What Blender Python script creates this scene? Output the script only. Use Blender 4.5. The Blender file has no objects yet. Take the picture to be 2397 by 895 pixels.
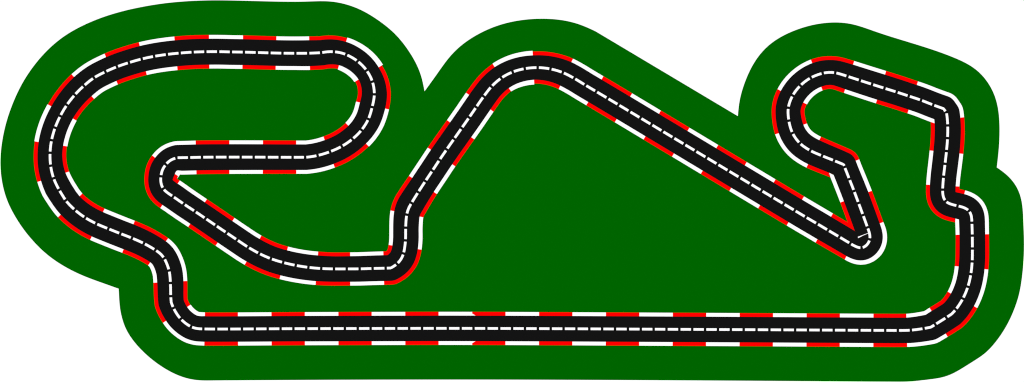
import bpy, bmesh, math
from mathutils import Vector
from mathutils.geometry import tessellate_polygon

# ------------------------------------------------------------------ camera, sky, sun, exposure
SC = bpy.context.scene
COL = SC.collection
W_PX, H_PX = 2397.0, 895.0
M_PER_PX = 0.2                               # the circuit is about 480 m wide
H_SCALE = (W_PX * 382.0 / 1024.0) / H_PX
def P(x, y):
    return ((x - W_PX / 2) * M_PER_PX, (H_PX / 2 - y) * M_PER_PX * H_SCALE)

CAM_H = 700.0
cam_d = bpy.data.cameras.new("camera")
cam = bpy.data.objects.new("camera", cam_d)
COL.objects.link(cam)
cam.location = (0, 0, CAM_H)
cam_d.sensor_width = 36.0
cam_d.lens = 36.0 * CAM_H / (W_PX * M_PER_PX)
cam_d.clip_start = 1.0
cam_d.clip_end = 20000.0
SC.camera = cam

world = bpy.data.worlds.new("World")
SC.world = world
world.use_nodes = True
nt = world.node_tree
bg = nt.nodes.get("Background") or nt.nodes.new("ShaderNodeBackground")
sky = nt.nodes.new("ShaderNodeTexSky")
sky.sky_type = 'NISHITA'
sky.sun_disc = False
sky.sun_elevation = math.radians(90)
sky.sun_rotation = 0.0
nt.links.new(sky.outputs[0], bg.inputs[0])
bg.inputs[1].default_value = 0.05

sun_d = bpy.data.lights.new("sun", 'SUN')
sun_d.energy = 3.72
sun_d.angle = math.radians(0.5)
sun_d.color = (1.0, 0.965, 0.92)
sun = bpy.data.objects.new("sun", sun_d)
COL.objects.link(sun)
sun.location = (0, 0, 300)

SC.view_settings.view_transform = 'Standard'
SC.view_settings.look = 'None'
SC.view_settings.exposure = 0.0
SC.view_settings.gamma = 1.0
SC.cycles.filter_width = 1.1

# ------------------------------------------------------------------ materials
def mat(name, rgb, var=0.0, scale=1.0, rough=1.0):
    m = bpy.data.materials.new(name)
    m.use_nodes = True
    t = m.node_tree
    t.nodes.clear()
    out = t.nodes.new("ShaderNodeOutputMaterial")
    d = t.nodes.new("ShaderNodeBsdfDiffuse")
    d.inputs["Roughness"].default_value = rough
    t.links.new(d.outputs[0], out.inputs[0])
    tc = t.nodes.new("ShaderNodeTexCoord")
    n = t.nodes.new("ShaderNodeTexNoise")
    n.inputs["Scale"].default_value = scale
    n.inputs["Detail"].default_value = 6.0
    t.links.new(tc.outputs["Object"], n.inputs["Vector"])
    r = t.nodes.new("ShaderNodeValToRGB")
    r.color_ramp.elements[0].position = 0.3
    r.color_ramp.elements[1].position = 0.7
    r.color_ramp.elements[0].color = [c * (1 - var) for c in rgb] + [1]
    r.color_ramp.elements[1].color = [min(1, c * (1 + var)) for c in rgb] + [1]
    t.links.new(n.outputs["Fac"], r.inputs[0])
    t.links.new(r.outputs[0], d.inputs["Color"])
    return m
M_GROUND = mat("white_ground", (0.8, 0.8, 0.8), 0.004, 0.05, 0.0)
M_GRASS = mat("green_grass", (0.0, 0.0987, 0.0), 0.012, 3.0, 0.0)
M_ROAD = mat("dark_asphalt", (0.00535, 0.00535, 0.00535), 0.02, 6.0, 0.0)
M_RED = mat("red_kerb_paint", (0.8, 0.0, 0.0), 0.004, 2.0, 0.0)
M_WHITE = mat("white_kerb_paint", (0.8, 0.8, 0.8), 0.004, 2.0, 0.0)
M_DASH = mat("white_line_paint", (0.8, 0.8, 0.8), 0.004, 4.0, 0.0)

# ------------------------------------------------------------------ surveyed centre line
Z = 1342.0 / 300.0
SURVEY = [  # (x0, y0, [(u, v[, 'k' = kink])...]) in direction of travel
 (0, 0, [(476.2, 770.6, 'm'), (700, 770.0, 'm'), (900, 769.5, 'm'), (1088, 769.3, 'm'), (1600, 771.6, 'm')]),
 (2040, 660, [(7, 509.5), (142, 510), (276, 510.5), (411, 508), (544, 491), (620, 477, 'k'), (669, 447), (782, 376), (838, 339, 'k'), (884, 290)]),
 (2097, 580, [(702, 535), (754, 411), (785, 279), (799, 145), (801, 10)]),
 (2097, 400, [(800, 681), (796, 547), (792, 478), (768, 420), (716, 387), (646, 368), (570, 349), (519, 321), (493, 266), (490, 196)]),
 (2097, 240, [(499, 778), (515, 643), (530, 509), (541, 375), (543, 241)]),
 (2000, 120, [(965, 648, 'k'), (933, 602, 'k'), (824, 563), (697, 513), (569, 470), (442, 428), (314, 388), (185, 347)] ),
 (1780, 100, [(1041, 395), (912, 353), (785, 315), (718, 311), (650, 320), (526, 368), (418, 449), (337, 554), (291, 682), (297, 817)]),
 (1780, 200, [(335, 499), (412, 607), (521, 683), (645, 738), (770, 788)]),
 (1860, 320, [(513, 293, 'k'), (573, 445), (622, 570), (669, 696), (716, 822)]),
 (1860, 460, [(762, 323), (785, 388), (789, 451), (758, 510), (702, 543), (645, 529), (581, 493), (466, 424), (350, 355), (234, 286), (118, 218)]),
 (0, 0, [(1730.9, 415.6, 'm'), (1576.2, 322.7, 'm')]),
 (1160, 100, [(1170, 581), (1054, 512), (939, 444), (824, 374), (704, 313), (575, 275), (441, 261), (306, 272), (179, 307), (60, 370)]),
 (1000, 100, [(673, 460), (591, 564), (513, 676), (437, 787)]),
 (860, 340, [(832, 43), (755, 155), (681, 267), (607, 378), (533, 492), (463, 605), (430, 664), (411, 731), (401, 865)]),
 (780, 500, [(757, 283), (737, 418), (712, 478), (668, 530), (603, 572, 'k'), (547, 574), (412, 577), (277, 581)]),
 (540, 480, [(1216, 671), (1082, 671), (948, 667), (814, 655), (681, 634), (550, 604), (421, 564), (298, 509), (182, 443), (69, 368)]),
 (320, 300, [(607, 871), (495, 797), (383, 719), (326, 681), (277, 637), (253, 573), (253, 506), (269, 437), (305, 382), (354, 336), (425, 311, 'k'), (550, 309), (685, 306), (820, 305), (1225, 305)]),
 (660, 240, [(108, 575), (255, 574.5, 'k'), (374, 556), (504, 516), (627, 460), (738, 384), (834, 289), (905, 175), (945, 48)]),
 (700, 80, [(789, 631), (769, 498), (707, 379), (613, 283), (497, 215), (432, 194), (366, 184), (306, 184), (235, 194, 'k'), (96, 200)]),
 (560, 60, [(588, 290), (453, 289), (318, 286), (184, 282), (49, 278)]),
 (300, 60, [(1077, 276), (943, 273), (809, 274), (675, 278), (540, 288), (406, 302), (273, 322), (142, 350), (9, 388)]),
 (60, 60, [(957, 431), (835, 484), (716, 547), (610, 631), (515, 726), (432, 832)]),
 (60, 240, [(363, 142), (309, 265), (272, 395), (256, 528), (262, 663), (293, 794)]),
 (60, 400, [(350, 199), (386, 257), (421, 313), (516, 411), (623, 491), (740, 555), (866, 608), (991, 658)]),
 (300, 480, [(40, 348), (165, 404), (282, 471), (338, 511), (379, 562), (429, 687), (443, 819)]),
 (300, 640, [(446, 239), (451, 305, 'k'), (475, 367), (550, 480), (656, 561), (715, 580)]),
]
nodes = []
for x0, y0, pts in SURVEY:
    for p in pts:
        k = p[2] if len(p) > 2 else ''
        if 'm' in k:
            nodes.append((p[0], p[1], ''))
        else:
            nodes.append((x0 + p[0] / Z, y0 + p[1] / Z, k))

def runs(nodes):
    """split the closed loop at its kinks; smooth splines in between"""
    n = len(nodes)
    ks = [i for i in range(n) if nodes[i][2] == 'k']
    out = []
    for a, b in zip(ks, ks[1:] + [ks[0] + n]):
        out.append([Vector(nodes[i % n][:2]) for i in range(a, b + 1)])
    return out

def spline(pts, step=2.0):
    """centripetal Catmull-Rom with mirrored ends"""
    if len(pts) == 2:
        a, b = pts
        k = max(2, int((b - a).length / step))
        return [a.lerp(b, i / k) for i in range(k + 1)]
    ext = [pts[0] * 2 - pts[1]] + pts + [pts[-1] * 2 - pts[-2]]
    # natural looking ends: reflect with curvature
    if len(pts) > 2:
        d0 = (pts[1] - pts[0]); d1 = (pts[2] - pts[1])
        ang = d0.angle_signed(d1)
        def rot(v, a): return Vector((v.x * math.cos(a) - v.y * math.sin(a), v.x * math.sin(a) + v.y * math.cos(a)))
        f = min(1.3, 2 * d0.length / (d0.length + d1.length))
        v1 = rot(d0, math.atan2(d0.x * d1.y - d0.y * d1.x, d0.dot(d1)) * -1 * f)
        ext[0] = pts[0] - v1
        e0 = (pts[-1] - pts[-2]); e1 = (pts[-2] - pts[-3])
        f = min(1.3, 2 * e0.length / (e0.length + e1.length))
        v2 = rot(e0, math.atan2(e1.x * e0.y - e1.y * e0.x, e1.dot(e0)) * f)
        ext[-1] = pts[-1] + v2
    res = []
    for i in range(1, len(ext) - 2):
        p0, p1, p2, p3 = ext[i - 1:i + 3]
        t0 = 0
        t1 = t0 + max(1e-6, (p1 - p0).length) ** .5
        t2 = t1 + max(1e-6, (p2 - p1).length) ** .5
        t3 = t2 + max(1e-6, (p3 - p2).length) ** .5
        k = max(2, int((p2 - p1).length / step))
        for j in range(k):
            t = t1 + (t2 - t1) * j / k
            a1 = p0 * ((t1 - t) / (t1 - t0)) + p1 * ((t - t0) / (t1 - t0))
            a2 = p1 * ((t2 - t) / (t2 - t1)) + p2 * ((t - t1) / (t2 - t1))
            a3 = p2 * ((t3 - t) / (t3 - t2)) + p3 * ((t - t2) / (t3 - t2))
            b1 = a1 * ((t2 - t) / (t2 - t0)) + a2 * ((t - t0) / (t2 - t0))
            b2 = a2 * ((t3 - t) / (t3 - t1)) + a3 * ((t - t1) / (t3 - t1))
            res.append(b1 * ((t2 - t) / (t2 - t1)) + b2 * ((t - t1) / (t2 - t1)))
    res.append(pts[-1])
    return res

# samples: (point, right-of-travel normal, arc length)
def smooth(l, n=3):
    for _ in range(n):
        l = [l[0]] + [(l[i - 1] + l[i] * 2 + l[i + 1]) / 4 for i in range(1, len(l) - 1)] + [l[-1]]
    return l
def fair(l, n):
    """smoothing that hardly shrinks the curve: blur, then give back what the blur removes from the broad shape"""
    if len(l) < 12: return l
    g = smooth(l, n)
    r = smooth([p - q for p, q in zip(l, g)], n)
    return [q + d for q, d in zip(g, r)]
SAMP = []
def build_samples():
    raw = []
    for r in runs(nodes):
        s = smooth(spline(r), 14)
        raw.append(s)
    for ri, s in enumerate(raw):
        nrm = []
        for i in range(len(s)):
            d = (s[min(i + 1, len(s) - 1)] - s[max(i - 1, 0)]).normalized()
            nrm.append(Vector((-d.y, d.x)))        # image y runs down: this is the right-hand side
        for i in range(len(s) - 1):
            SAMP.append([s[i], nrm[i], 0.0])
        # round join at the kink
        nxt = raw[(ri + 1) % len(raw)]
        d = (nxt[1] - nxt[0]).normalized()
        n2 = Vector((-d.y, d.x))
        n1 = nrm[-1]
        a = math.atan2(n1.x * n2.y - n1.y * n2.x, n1.dot(n2))
        k = max(2, int(abs(a) / 0.12))
        for j in range(k):
            t = a * j / k
            SAMP.append([s[-1], Vector((n1.x * math.cos(t) - n1.y * math.sin(t), n1.x * math.sin(t) + n1.y * math.cos(t))), 0.0])
build_samples()
# start the loop at the left end of the bottom straight
i0 = min(range(len(SAMP)), key=lambda i: (SAMP[i][0] - Vector((476.2, 770.6))).length)
SAMP = SAMP[i0:] + SAMP[:i0]
for i in range(1, len(SAMP)):
    SAMP[i][2] = SAMP[i - 1][2] + (SAMP[i][0] - SAMP[i - 1][0]).length
TOTAL = SAMP[-1][2] + (SAMP[0][0] - SAMP[-1][0]).length
print("TRACK LENGTH", TOTAL, TOTAL / 30.1, TOTAL / 78.26)

def at(s):
    s %= TOTAL
    lo, hi = 0, len(SAMP) - 1
    while hi - lo > 1:
        m = (lo + hi) // 2
        if SAMP[m][2] <= s: lo = m
        else: hi = m
    if s >= SAMP[-1][2]:
        a, b, sb = SAMP[-1], SAMP[0], TOTAL
    else:
        a, b, sb = SAMP[lo], SAMP[hi], SAMP[hi][2]
    t = (s - a[2]) / max(1e-9, sb - a[2])
    return a[0].lerp(b[0], t), a[1].lerp(b[1], t).normalized()

def s_near(x, y):
    q = Vector((x, y))
    return min(SAMP, key=lambda a: (a[0] - q).length)[2]

def seg_x(a, b, c, d):
    r = b - a; s = d - c
    den = r.x * s.y - r.y * s.x
    if abs(den) < 1e-12: return None
    q = c - a
    t = (q.x * s.y - q.y * s.x) / den
    u = (q.x * r.y - q.y * r.x) / den
    if 0 <= t < 1 and 0 <= u < 1: return a + r * t
    return None

def trim(loop, window):
    """cut the little loops an offset line makes on the inside of tight bends; loop = [(pt, s)]"""
    out = []
    i = 0
    n = len(loop)
    while i < n:
        out.append(loop[i])
        if i + 1 >= n: break
        a, b = loop[i][0], loop[i + 1][0]
        best = None
        mnx, mxx = min(a.x, b.x), max(a.x, b.x); mny, mxy = min(a.y, b.y), max(a.y, b.y)
        for j in range(min(i + window, n - 2), i + 1, -1):
            c, d = loop[j][0], loop[j + 1][0]
            if max(c.x, d.x) < mnx or min(c.x, d.x) > mxx or max(c.y, d.y) < mny or min(c.y, d.y) > mxy: continue
            x = seg_x(a, b, c, d)
            if x is not None and j > i + 1:
                best = (j, x); break
        if best:
            out.append((best[1], (loop[i][1] + loop[best[0]][1]) / 2))
            i = best[0] + 1
        else:
            i += 1
    return out

# surveyed distance from the centre line to the edge of the asphalt, right (1) and left (-1)
HALF = {1: [(4, 29.85), (1646, 29.85), (1725, 30.9), (1804, 31.1), (1880, 30.2), (1959, 30.1), (2002, 30.7), (2115, 30.0), (2191, 30.7), (2374, 30.5), (2452, 30.8), (2530, 30.1), (2575, 29.0), (2606, 29.9), (2686, 29.6), (2729, 29.3), (2763, 30.0), (2845, 30.8), (3002, 30.7), (3232, 30.6), (3937, 30.5), (4015, 28.9), (4095, 29.8), (4171, 29.9), (4408, 29.9), (4461, 31.5), (4486, 30.2), (4521, 29.2), (4566, 29.1), (4642, 30.5), (4755, 29.5), (4797, 30.1), (4875, 29.9), (4955, 30.3), (5111, 30.4), (5190, 31.2), (5347, 30.6), (5581, 29.7), (5658, 29.9), (5737, 29.1), (5817, 30.4), (5841, 29.8), (5892, 27.5), (5972, 28.1), (6052, 30.4), (6090, 30.2), (6286, 30.3), (6365, 30.8), (6521, 30.5), (6568, 30.2), (6598, 30.6), (6676, 29.2), (6755, 29.1), (6786, 29.2), (6835, 29.9), (6860, 31.6), (6894, 30.3), (6911, 30.8), (6989, 31.6), (7068, 31.5), (7144, 30.4), (7225, 30.8), (7303, 29.8)],
        -1: [(3, 29.8), (1648, 29.9), (1723, 31.4), (1802, 30.2), (1882, 30.7), (1959, 29.9), (2096, 30.1), (2113, 30.2), (2194, 30.5), (2376, 30.4), (2454, 30.8), (2530, 30.5), (2579, 29.4), (2606, 29.3), (2690, 29.5), (2722, 29.3), (2765, 30.9), (2847, 31.2), (2915, 29.6), (2935, 29.4), (3000, 30.3), (3098, 30.0), (3137, 29.7), (3234, 30.9), (3939, 30.5), (4015, 28.2), (4095, 29.4), (4173, 30.6), (4408, 30.2), (4463, 31.2), (4486, 30.4), (4521, 30.4), (4563, 30.9), (4642, 29.9), (4755, 30.2), (4799, 30.3), (4877, 30.7), (4955, 30.7), (5190, 30.1), (5237, 29.2), (5347, 30.3), (5581, 30.2), (5660, 29.7), (5739, 29.5), (5813, 30.4), (5853, 29.1), (5892, 27.4), (5972, 29.1), (5996, 29.9), (6050, 30.4), (6090, 30.0), (6286, 30.5), (6363, 30.4), (6521, 30.2), (6600, 30.0), (6678, 28.8), (6755, 28.9), (6778, 28.8), (6833, 30.4), (6858, 31.1), (6901, 31.5), (6913, 30.8), (6991, 31.3), (7068, 31.3), (7147, 30.8), (7223, 30.7), (7301, 29.0)]}
def half(side, s):
    t = HALF[side]
    s = s % TOTAL
    for (a, u), (b, v) in zip(t, t[1:] + [(t[0][0] + TOTAL, t[0][1])]):
        if a <= s <= b: return 0.15 + u + (v - u) * (s - a) / (b - a)
    return 30.15
def offset(side, d, window=140):
    """line beside the track, d beyond the edge of the asphalt"""
    return trim([(p + n * (side * (half(side, s) + d)), s) for p, n, s in SAMP], window)

# ------------------------------------------------------------------ mesh helpers
def orient(poly, ccw=True):
    a = sum(poly[i][0] * poly[(i + 1) % len(poly)][1] - poly[(i + 1) % len(poly)][0] * poly[i][1] for i in range(len(poly)))
    return poly if (a > 0) == ccw else poly[::-1]

def slab(name, loops, z0, z1, material):
    """solid plate: first loop is the outline, later ones are holes; pixel coordinates in"""
    ls = []
    for li, l in enumerate(loops):
        pts = []
        for p in l:
            q = P(p[0], p[1])
            if not pts or math.hypot(q[0] - pts[-1][0], q[1] - pts[-1][1]) > 0.004: pts.append(q)
        if math.hypot(pts[0][0] - pts[-1][0], pts[0][1] - pts[-1][1]) < 0.004: pts.pop()
        ls.append(orient(pts, li == 0))
    cx = sum(p[0] for p in ls[0]) / len(ls[0]); cy = sum(p[1] for p in ls[0]) / len(ls[0])
    if len(loops) > 1: cx = cy = 0
    flat = [(p[0] - cx, p[1] - cy) for l in ls for p in l]
    tris = tessellate_polygon([[Vector((p[0] - cx, p[1] - cy, 0)) for p in l] for l in ls])
    n = len(flat)
    verts = [(x, y, z1 - z0) for x, y in flat] + [(x, y, 0) for x, y in flat]
    faces = []
    for a, b, c in tris:
        A, B, Cc = flat[a], flat[b], flat[c]
        cr = (B[0] - A[0]) * (Cc[1] - A[1]) - (B[1] - A[1]) * (Cc[0] - A[0])
        if abs(cr) < 1e-12: continue
        if cr < 0: b, c = c, b
        faces.append((a, b, c)); faces.append((a + n, c + n, b + n))
    o = 0
    for l in ls:
        for i in range(len(l)):
            j = (i + 1) % len(l)
            faces.append((o + i, o + i + n, o + j + n, o + j))
        o += len(l)
    me = bpy.data.meshes.new(name)
    me.from_pydata(verts, [], faces)
    me.materials.append(material)
    me.update()
    ob = bpy.data.objects.new(name, me)
    ob.location = (cx, cy, z0)
    COL.objects.link(ob)
    return ob

def tag(o, label=None, cat=None, group=None, kind=None):
    if label: o["label"] = label
    if cat: o["category"] = cat
    if group: o["group"] = group
    if kind: o["kind"] = kind
    return o

Z_GRASS, Z_ROAD, Z_KERB, Z_DASH = 0.04, 0.06, 0.09, 0.066

# ------------------------------------------------------------------ the setting: ground, grass, road
g = bpy.data.meshes.new("ground")
g.from_pydata([(-6000, -6000, 0), (6000, -6000, 0), (6000, 6000, 0), (-6000, 6000, 0)], [], [(0, 1, 2, 3)])
g.materials.append(M_GROUND)
go = bpy.data.objects.new("ground", g)
COL.objects.link(go)
tag(go, "plain white ground all around the green circuit", "ground", kind="structure")

RIM_SURVEY = [
 (0, 0, [(476, 891.4, 'm'), (540, 891.1, 'm'), (800, 889.8, 'm'), (1088, 889.4, 'm'), (1350, 890.0, 'm'), (1600, 891.2, 'm'), (1850, 892.7, 'm'), (2040, 894.0, 'm')]),
 (2097, 695, [(0, 891), (100, 891), (200, 885), (350, 867), (480, 848), (540, 830), (620, 794), (700, 747), (800, 684), (880, 633), (930, 597), (1000, 528), (1100, 400), (1180, 265), (1240, 130)]),
 (2097, 530, [(1284, 738), (1305, 640), (1325, 500), (1337, 360), (1342, 230), (1341, 100), (1337, 0)]),
 (2097, 330, [(1335, 850), (1331, 760), (1320, 650), (1295, 550), (1250, 460), (1190, 385), (1120, 322), (1057, 278, 'k'), (1070, 170), (1078, 90), (1083, 0)]),
 (2097, 130, [(1086, 810), (1083, 700), (1074, 590), (1060, 500), (1035, 415), (1000, 345), (950, 268), (890, 190), (810, 125), (710, 67), (620, 30)]),
 (1950, 30, [(1200, 443), (1070, 396), (930, 350), (700, 279), (500, 217), (400, 183), (300, 147), (230, 123), (130, 106), (30, 101)]),
 (1700, 30, [(1030, 107), (900, 128), (780, 163), (650, 213), (540, 273), (440, 343), (350, 440), (270, 560), (205, 705), (165, 820), (143, 895)]),
 (0, 0, [(1727.2, 272, 'mk'), (1394.2, 73.4, 'mk')]),
 (1250, 20, [(560, 197), (450, 157), (330, 127), (200, 111), (70, 107)]),
 (1000, 20, [(1060, 113), (930, 130), (800, 160), (660, 208), (520, 277), (390, 360), (290, 445), (220, 522), (170, 592), (100, 692), (0, 828)]),
 (800, 20, [(867, 867, 'k'), (850, 765), (820, 665), (770, 560), (700, 445), (610, 322), (500, 212), (380, 123), (280, 57), (173, 0)]),
 (600, 0, [(1000, 66), (900, 35), (800, 15), (715, 10), (640, 14), (560, 17), (400, 18), (200, 16), (0, 11)]),
 (300, 0, [(1100, 5), (900, 3), (700, 8), (500, 22), (350, 38), (170, 68), (0, 103)]),
 (0, 0, [(1200, 141), (1050, 190), (900, 253), (750, 330), (670, 380), (600, 435), (520, 502), (420, 610), (330, 722), (260, 830)]),
 (0, 200, [(220, 0), (160, 130), (100, 280), (50, 450), (20, 610), (6, 750), (4, 810)]),
 (0, 400, [(8, 0), (20, 100), (45, 220), (85, 335), (130, 430), (190, 525), (250, 620), (330, 715), (420, 812)]),
 (100, 560, [(0, 125), (120, 218), (250, 300), (380, 366), (500, 415), (640, 465), (795, 521, 'k'), (800, 600), (808, 720), (825, 800)]),
 (240, 695, [(230, 305), (280, 400), (350, 495), (420, 570), (520, 660), (640, 745), (770, 815), (900, 860), (1000, 876)]),
]
rn = []
for x0, y0, pts in RIM_SURVEY:
    for p in pts:
        k = p[2] if len(p) > 2 else ''
        rn.append((p[0], p[1], k[1:]) if 'm' in k else (x0 + p[0] / Z, y0 + p[1] / Z, k))
rim = []
rim_runs = runs(rn)
for i, r in enumerate(rim_runs):
    rim += fair(spline(r, 3.0), 50 if i == len(rim_runs) - 1 else 150)[:-1]
grass = slab("grass", [rim], 0.0, Z_GRASS, M_GRASS)
tag(grass, "flat deep green grass field under and around the whole race track", "grass", kind="stuff")

road_r = [p for p, s in offset(1, 0.0)]
road_l = [p for p, s in offset(-1, 0.0)]
road = slab("road", [road_r, road_l], Z_GRASS, Z_ROAD, M_ROAD)
tag(road, "winding near-black asphalt race track looping across the green grass", "race track", kind="structure")

# ------------------------------------------------------------------ sections of the track, for the labels
# (start x, start y, place, counted from, right-hand kerb, left-hand kerb)
SECT = [
 (476, 771, "long bottom straight", "left", "lower", "upper"),
 (2107, 774, "lower right bend", "bottom", "outer", "inner"),
 (2276, 590, "chicane at the right edge", "bottom", "right", "left"),
 (2207, 430, "upright stretch above the right-hand chicane", "bottom", "right", "left"),
 (2212, 259, "sloping straight at upper right", "right", "upper", "lower"),
 (1984, 179, "round bend at upper right", "top", "outer", "inner"),
 (1974, 385, "steep stretch above the pointed hairpin", "top", "left", "right"),
 (2030, 532, "pointed hairpin at the right", "right", "inside", "outside"),
 (1990, 570, "long diagonal straight", "lower end", "upper", "lower"),
 (1344, 184, "bend at the top centre", "right", "outer", "inner"),
 (1150, 203, "steep slope left of the centre", "top", "left", "right"),
 (963, 475, "bend below the steep slope", "top", "inside", "outside"),
 (902, 628, "shallow curve left of bottom centre", "right", "upper", "lower"),
 (581, 579, "short diagonal at the left", "lower end", "upper", "lower"),
 (382, 445, "tight hairpin at the left", "bottom", "inside", "outside"),
 (415, 369, "horizontal straight above the left hairpin", "left", "lower", "upper"),
 (719, 368, "round bend at upper centre left", "bottom", "outer", "inner"),
 (780, 122, "top straight at the left", "right", "upper", "lower"),
 (450, 124, "great sweeping left bend", "top", "outer", "inner"),
 (154, 470, "winding descent at the lower left", "top", "left", "right"),
]
SS = [s_near(a[0], a[1]) for a in SECT]
def section(s):
    s %= TOTAL
    best = 0
    for i, v in enumerate(SS):
        if s >= v: best = i
    return best
ONES = ["", "first", "second", "third", "fourth", "fifth", "sixth", "seventh", "eighth", "ninth", "tenth", "eleventh",
        "twelfth", "thirteenth", "fourteenth", "fifteenth", "sixteenth", "seventeenth", "eighteenth", "nineteenth"]
TENS = {2: ("twentieth", "twenty"), 3: ("thirtieth", "thirty"), 4: ("fortieth", "forty"), 5: ("fiftieth", "fifty"), 6: ("sixtieth", "sixty")}
def ordinal(n):
    if n < 20: return ONES[n]
    t, o = divmod(n, 10)
    return TENS[t][0] if o == 0 else TENS[t][1] + "-" + ONES[o]

# ------------------------------------------------------------------ dashes of the centre line
N_DASH = round(TOTAL / 30.1)
PITCH = TOTAL / N_DASH
counts = {}
GAP = {0: 0.0, N_DASH: TOTAL}            # surveyed gaps between the dashes, by number
for x, y, k in nodes:
    s = s_near(x, y)
    f = s / PITCH - (0.06 if s > 76 * PITCH else -0.03)
    g_ = round(f)
    if k != 'k' and abs(f - g_) < 0.16 and 40 < g_ < N_DASH: GAP[g_] = s
GAP[76] = s_near(2000 + 960 / Z, 120 + 645 / Z)
GAP[97] = s_near(1860 + 521 / Z, 320 + 318 / Z)
GK = sorted(GAP)
def gap(k):
    lo = max(g for g in GK if g <= k); hi = min(g for g in GK if g >= k)
    return GAP[lo] if lo == hi else GAP[lo] + (GAP[hi] - GAP[lo]) * (k - lo) / (hi - lo)
for k in range(N_DASH):
    a, b = gap(k) + 3.0, gap(k + 1) - 3.0
    left, right = [], []
    m = 8
    for j in range(m + 1):
        p, n = at(a + (b - a) * j / m)
        left.append(p - n * 2.92); right.append(p + n * 2.92)
    d = slab("lane_dash", [left + right[::-1]], Z_ROAD, Z_DASH, M_DASH)
    sec = section((a + b) / 2)
    counts[sec] = counts.get(sec, 0) + 1
    tag(d, "white lane dash, %s from the %s on the %s" % (ordinal(counts[sec]), SECT[sec][3], SECT[sec][2]),
        "lane dash", "white dashes of the track's centre line")

# ------------------------------------------------------------------ kerb blocks
KP = 78.26
EDGE, RIM = 0.0, 8.75
CUTS = [float(k) for k in range(27)] + [26.975, 27.978, 28.98] + [30.295 + i * (94.27 - 30.295) / 64 for i in range(64)] + [94.27]
CUTS[26] = 26.0
CUTS = [2.9 + c * KP for c in CUTS]
LOOPS = {(side, d): offset(side, d) for side in (1, -1) for d in (EDGE, RIM)}
def T(x0, y0, *pts, z=Z):
    return [Vector((x0 + u / z, y0 + v / z)) for u, v in pts]
def ring(side, d, a, b, lo=True, hi=True):
    """stretch of a trimmed offset line between two arc lengths"""
    pts = []
    for base in (0, TOTAL):
        for p, s in LOOPS[(side, d)]:
            if a + 0.4 < s + base < b - 0.4: pts.append(p)
    pa, na = at(a); pb, nb = at(b)
    return ([pa + na * side * (half(side, a) + d)] if lo else []) + pts + ([pb + nb * side * (half(side, b) + d)] if hi else [])
# ends of blocks that are mitred or cut where the kerb turns a sharp corner: listed rim -> track edge
CH_L = T(2097, 400, (621, 540), (618, 500))
UR = T(2097, 240, (368, 205), (407, 219))
KV = T(1860, 320, (376, 427), (355, 376))
HP = T(1860, 460, (557, 275), (634, 368))
JU = T(1060, 715, (368, 123), (368, 158), (430, 197), z=8.136)
JL = T(1060, 715, (368, 762), (368, 725), (430, 687), z=8.136)
END = {(-1, 25): CH_L, (-1, 28): UR, (1, 36): KV, (1, 38): HP, (-1, 7): JU, (1, 7): JL, (1, 65): T(390, 380, (460, 650), (385, 755), z=14.917)}
START = {(-1, 26): CH_L, (-1, 29): UR, (1, 37): KV, (1, 40): HP, (-1, 8): JU, (1, 8): JL,
         (1, 67): T(390, 380, (470, 430), (370, 577), (403, 487), (330, 430), (290, 415), (320, 340), (355, 300), (395, 290), z=14.917)}
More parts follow.
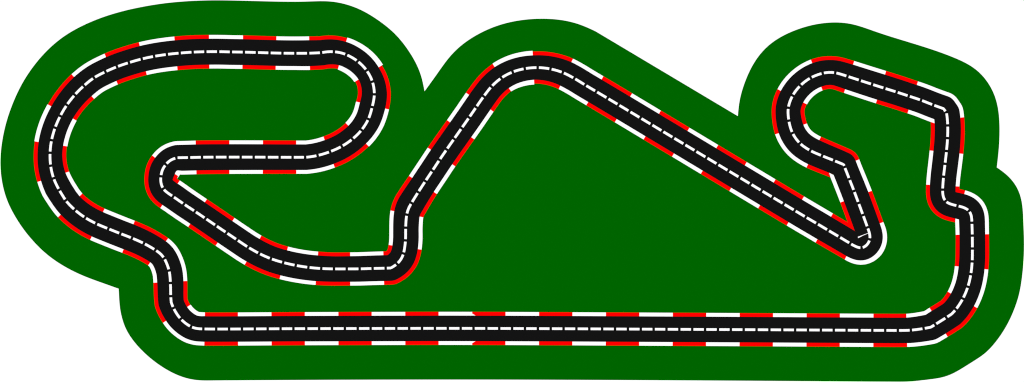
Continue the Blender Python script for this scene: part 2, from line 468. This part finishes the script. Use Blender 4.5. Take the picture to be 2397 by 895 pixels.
# blocks whose outer rim is a little wider than usual: (width at start, middle, end)
WIDE = {}
def kidx(k):   # block number from its start measured in block lengths
    return min(range(len(CUTS)), key=lambda i: abs(CUTS[i] - (2.9 + k * KP)))
for side, k, w in [(-1, 75.28, (41.3, 41.3, 40.6)), (1, 75.28, (41.8, 41.2, 40.4)), (-1, 51.28, (41.2, 40.6, 39.6)), (1, 51.28, (40.7, 40.2, 39.6)),
                   (1, 85.28, (40.0, 40.0, 40.1)), (-1, 85.28, (40.1, 40.1, 40.1)), (-1, 33.28, (39.2, 39.5, 39.8)),
                   (-1, 73.28, (39.8, 39.5, 39.3)), (1, 73.28, (39.8, 39.5, 39.2)), (-1, 39.3, (39.0, 41.0, 39.0)), (-1, 93.28, (40.0, 39.6, 39.1))]:
    WIDE[(side, kidx(k))] = w
WHOLE = {(1, 66): T(390, 380, (385, 755), (235, 640), (215, 610), (220, 590), (290, 415), (330, 430), (403, 485), (362, 580), (460, 650), z=14.917)}
LATE = {(1, 67): s_near(424, 369.4)}
SKIP = {(1, 39)}
blocks = []
for i in range(len(CUTS) - 1):
    a, b = CUTS[i], CUTS[i + 1]
    for side in (1, -1):
        if (side, i) in SKIP: continue
        st, en = START.get((side, i)), END.get((side, i))
        if (side, i) in WHOLE:
            poly = WHOLE[(side, i)]
        else:
            ra = LATE.get((side, i), a)
            edge = ring(side, EDGE, ra, b, not st, not en)
            if (side, i) in WIDE:
                w = WIDE[(side, i)]
                rim = []
                for j in range(25):
                    t = j / 24
                    d = w[0] + (w[1] - w[0]) * t * 2 if t < .5 else w[1] + (w[2] - w[1]) * (t * 2 - 1)
                    p, n = at(a + (b - a) * t)
                    rim.append(p + n * side * (half(side, a + (b - a) * t) + d - 30.15))
            else:
                rim = ring(side, RIM, ra, b, not st, not en)
            poly = (st or []) + edge + (en[::-1] if en else []) + rim[::-1]
        blocks.append((side, i, (a + b) / 2, poly))
def colour(i): return "red" if i % 2 == 0 else "white"
total, seen = {}, {}
for side, i, s, poly in blocks:
    key = (section(s), side, colour(i)); total[key] = total.get(key, 0) + 1
for side, i, s, poly in blocks:
    c = colour(i)
    sec = section(s); key = (sec, side, c)
    seen[key] = seen.get(key, 0) + 1
    kb = slab("kerb_block", [poly], Z_GRASS, Z_KERB, M_RED if c == "red" else M_WHITE)
    edge_name = SECT[sec][4 if side == 1 else 5]
    if total[key] == 1:
        lab = "the only %s block of the %s kerb on the %s" % (c, edge_name, SECT[sec][2])
    else:
        lab = "%s %s block from the %s, %s kerb, %s" % (ordinal(seen[key]), c, SECT[sec][3], edge_name, SECT[sec][2])
    tag(kb, lab, "kerb block", "%s kerb blocks along the track edges" % c)

# the thin stray stroke of white paint inside the pointed hairpin
sc = slab("paint_stroke", [T(1860, 460, (662, 424), (705, 408), (771, 383), (771, 388), (712, 413), (700, 421), (664, 438))], Z_ROAD, Z_DASH, M_DASH)
tag(sc, "thin stray white paint stroke inside the pointed hairpin", "paint mark")
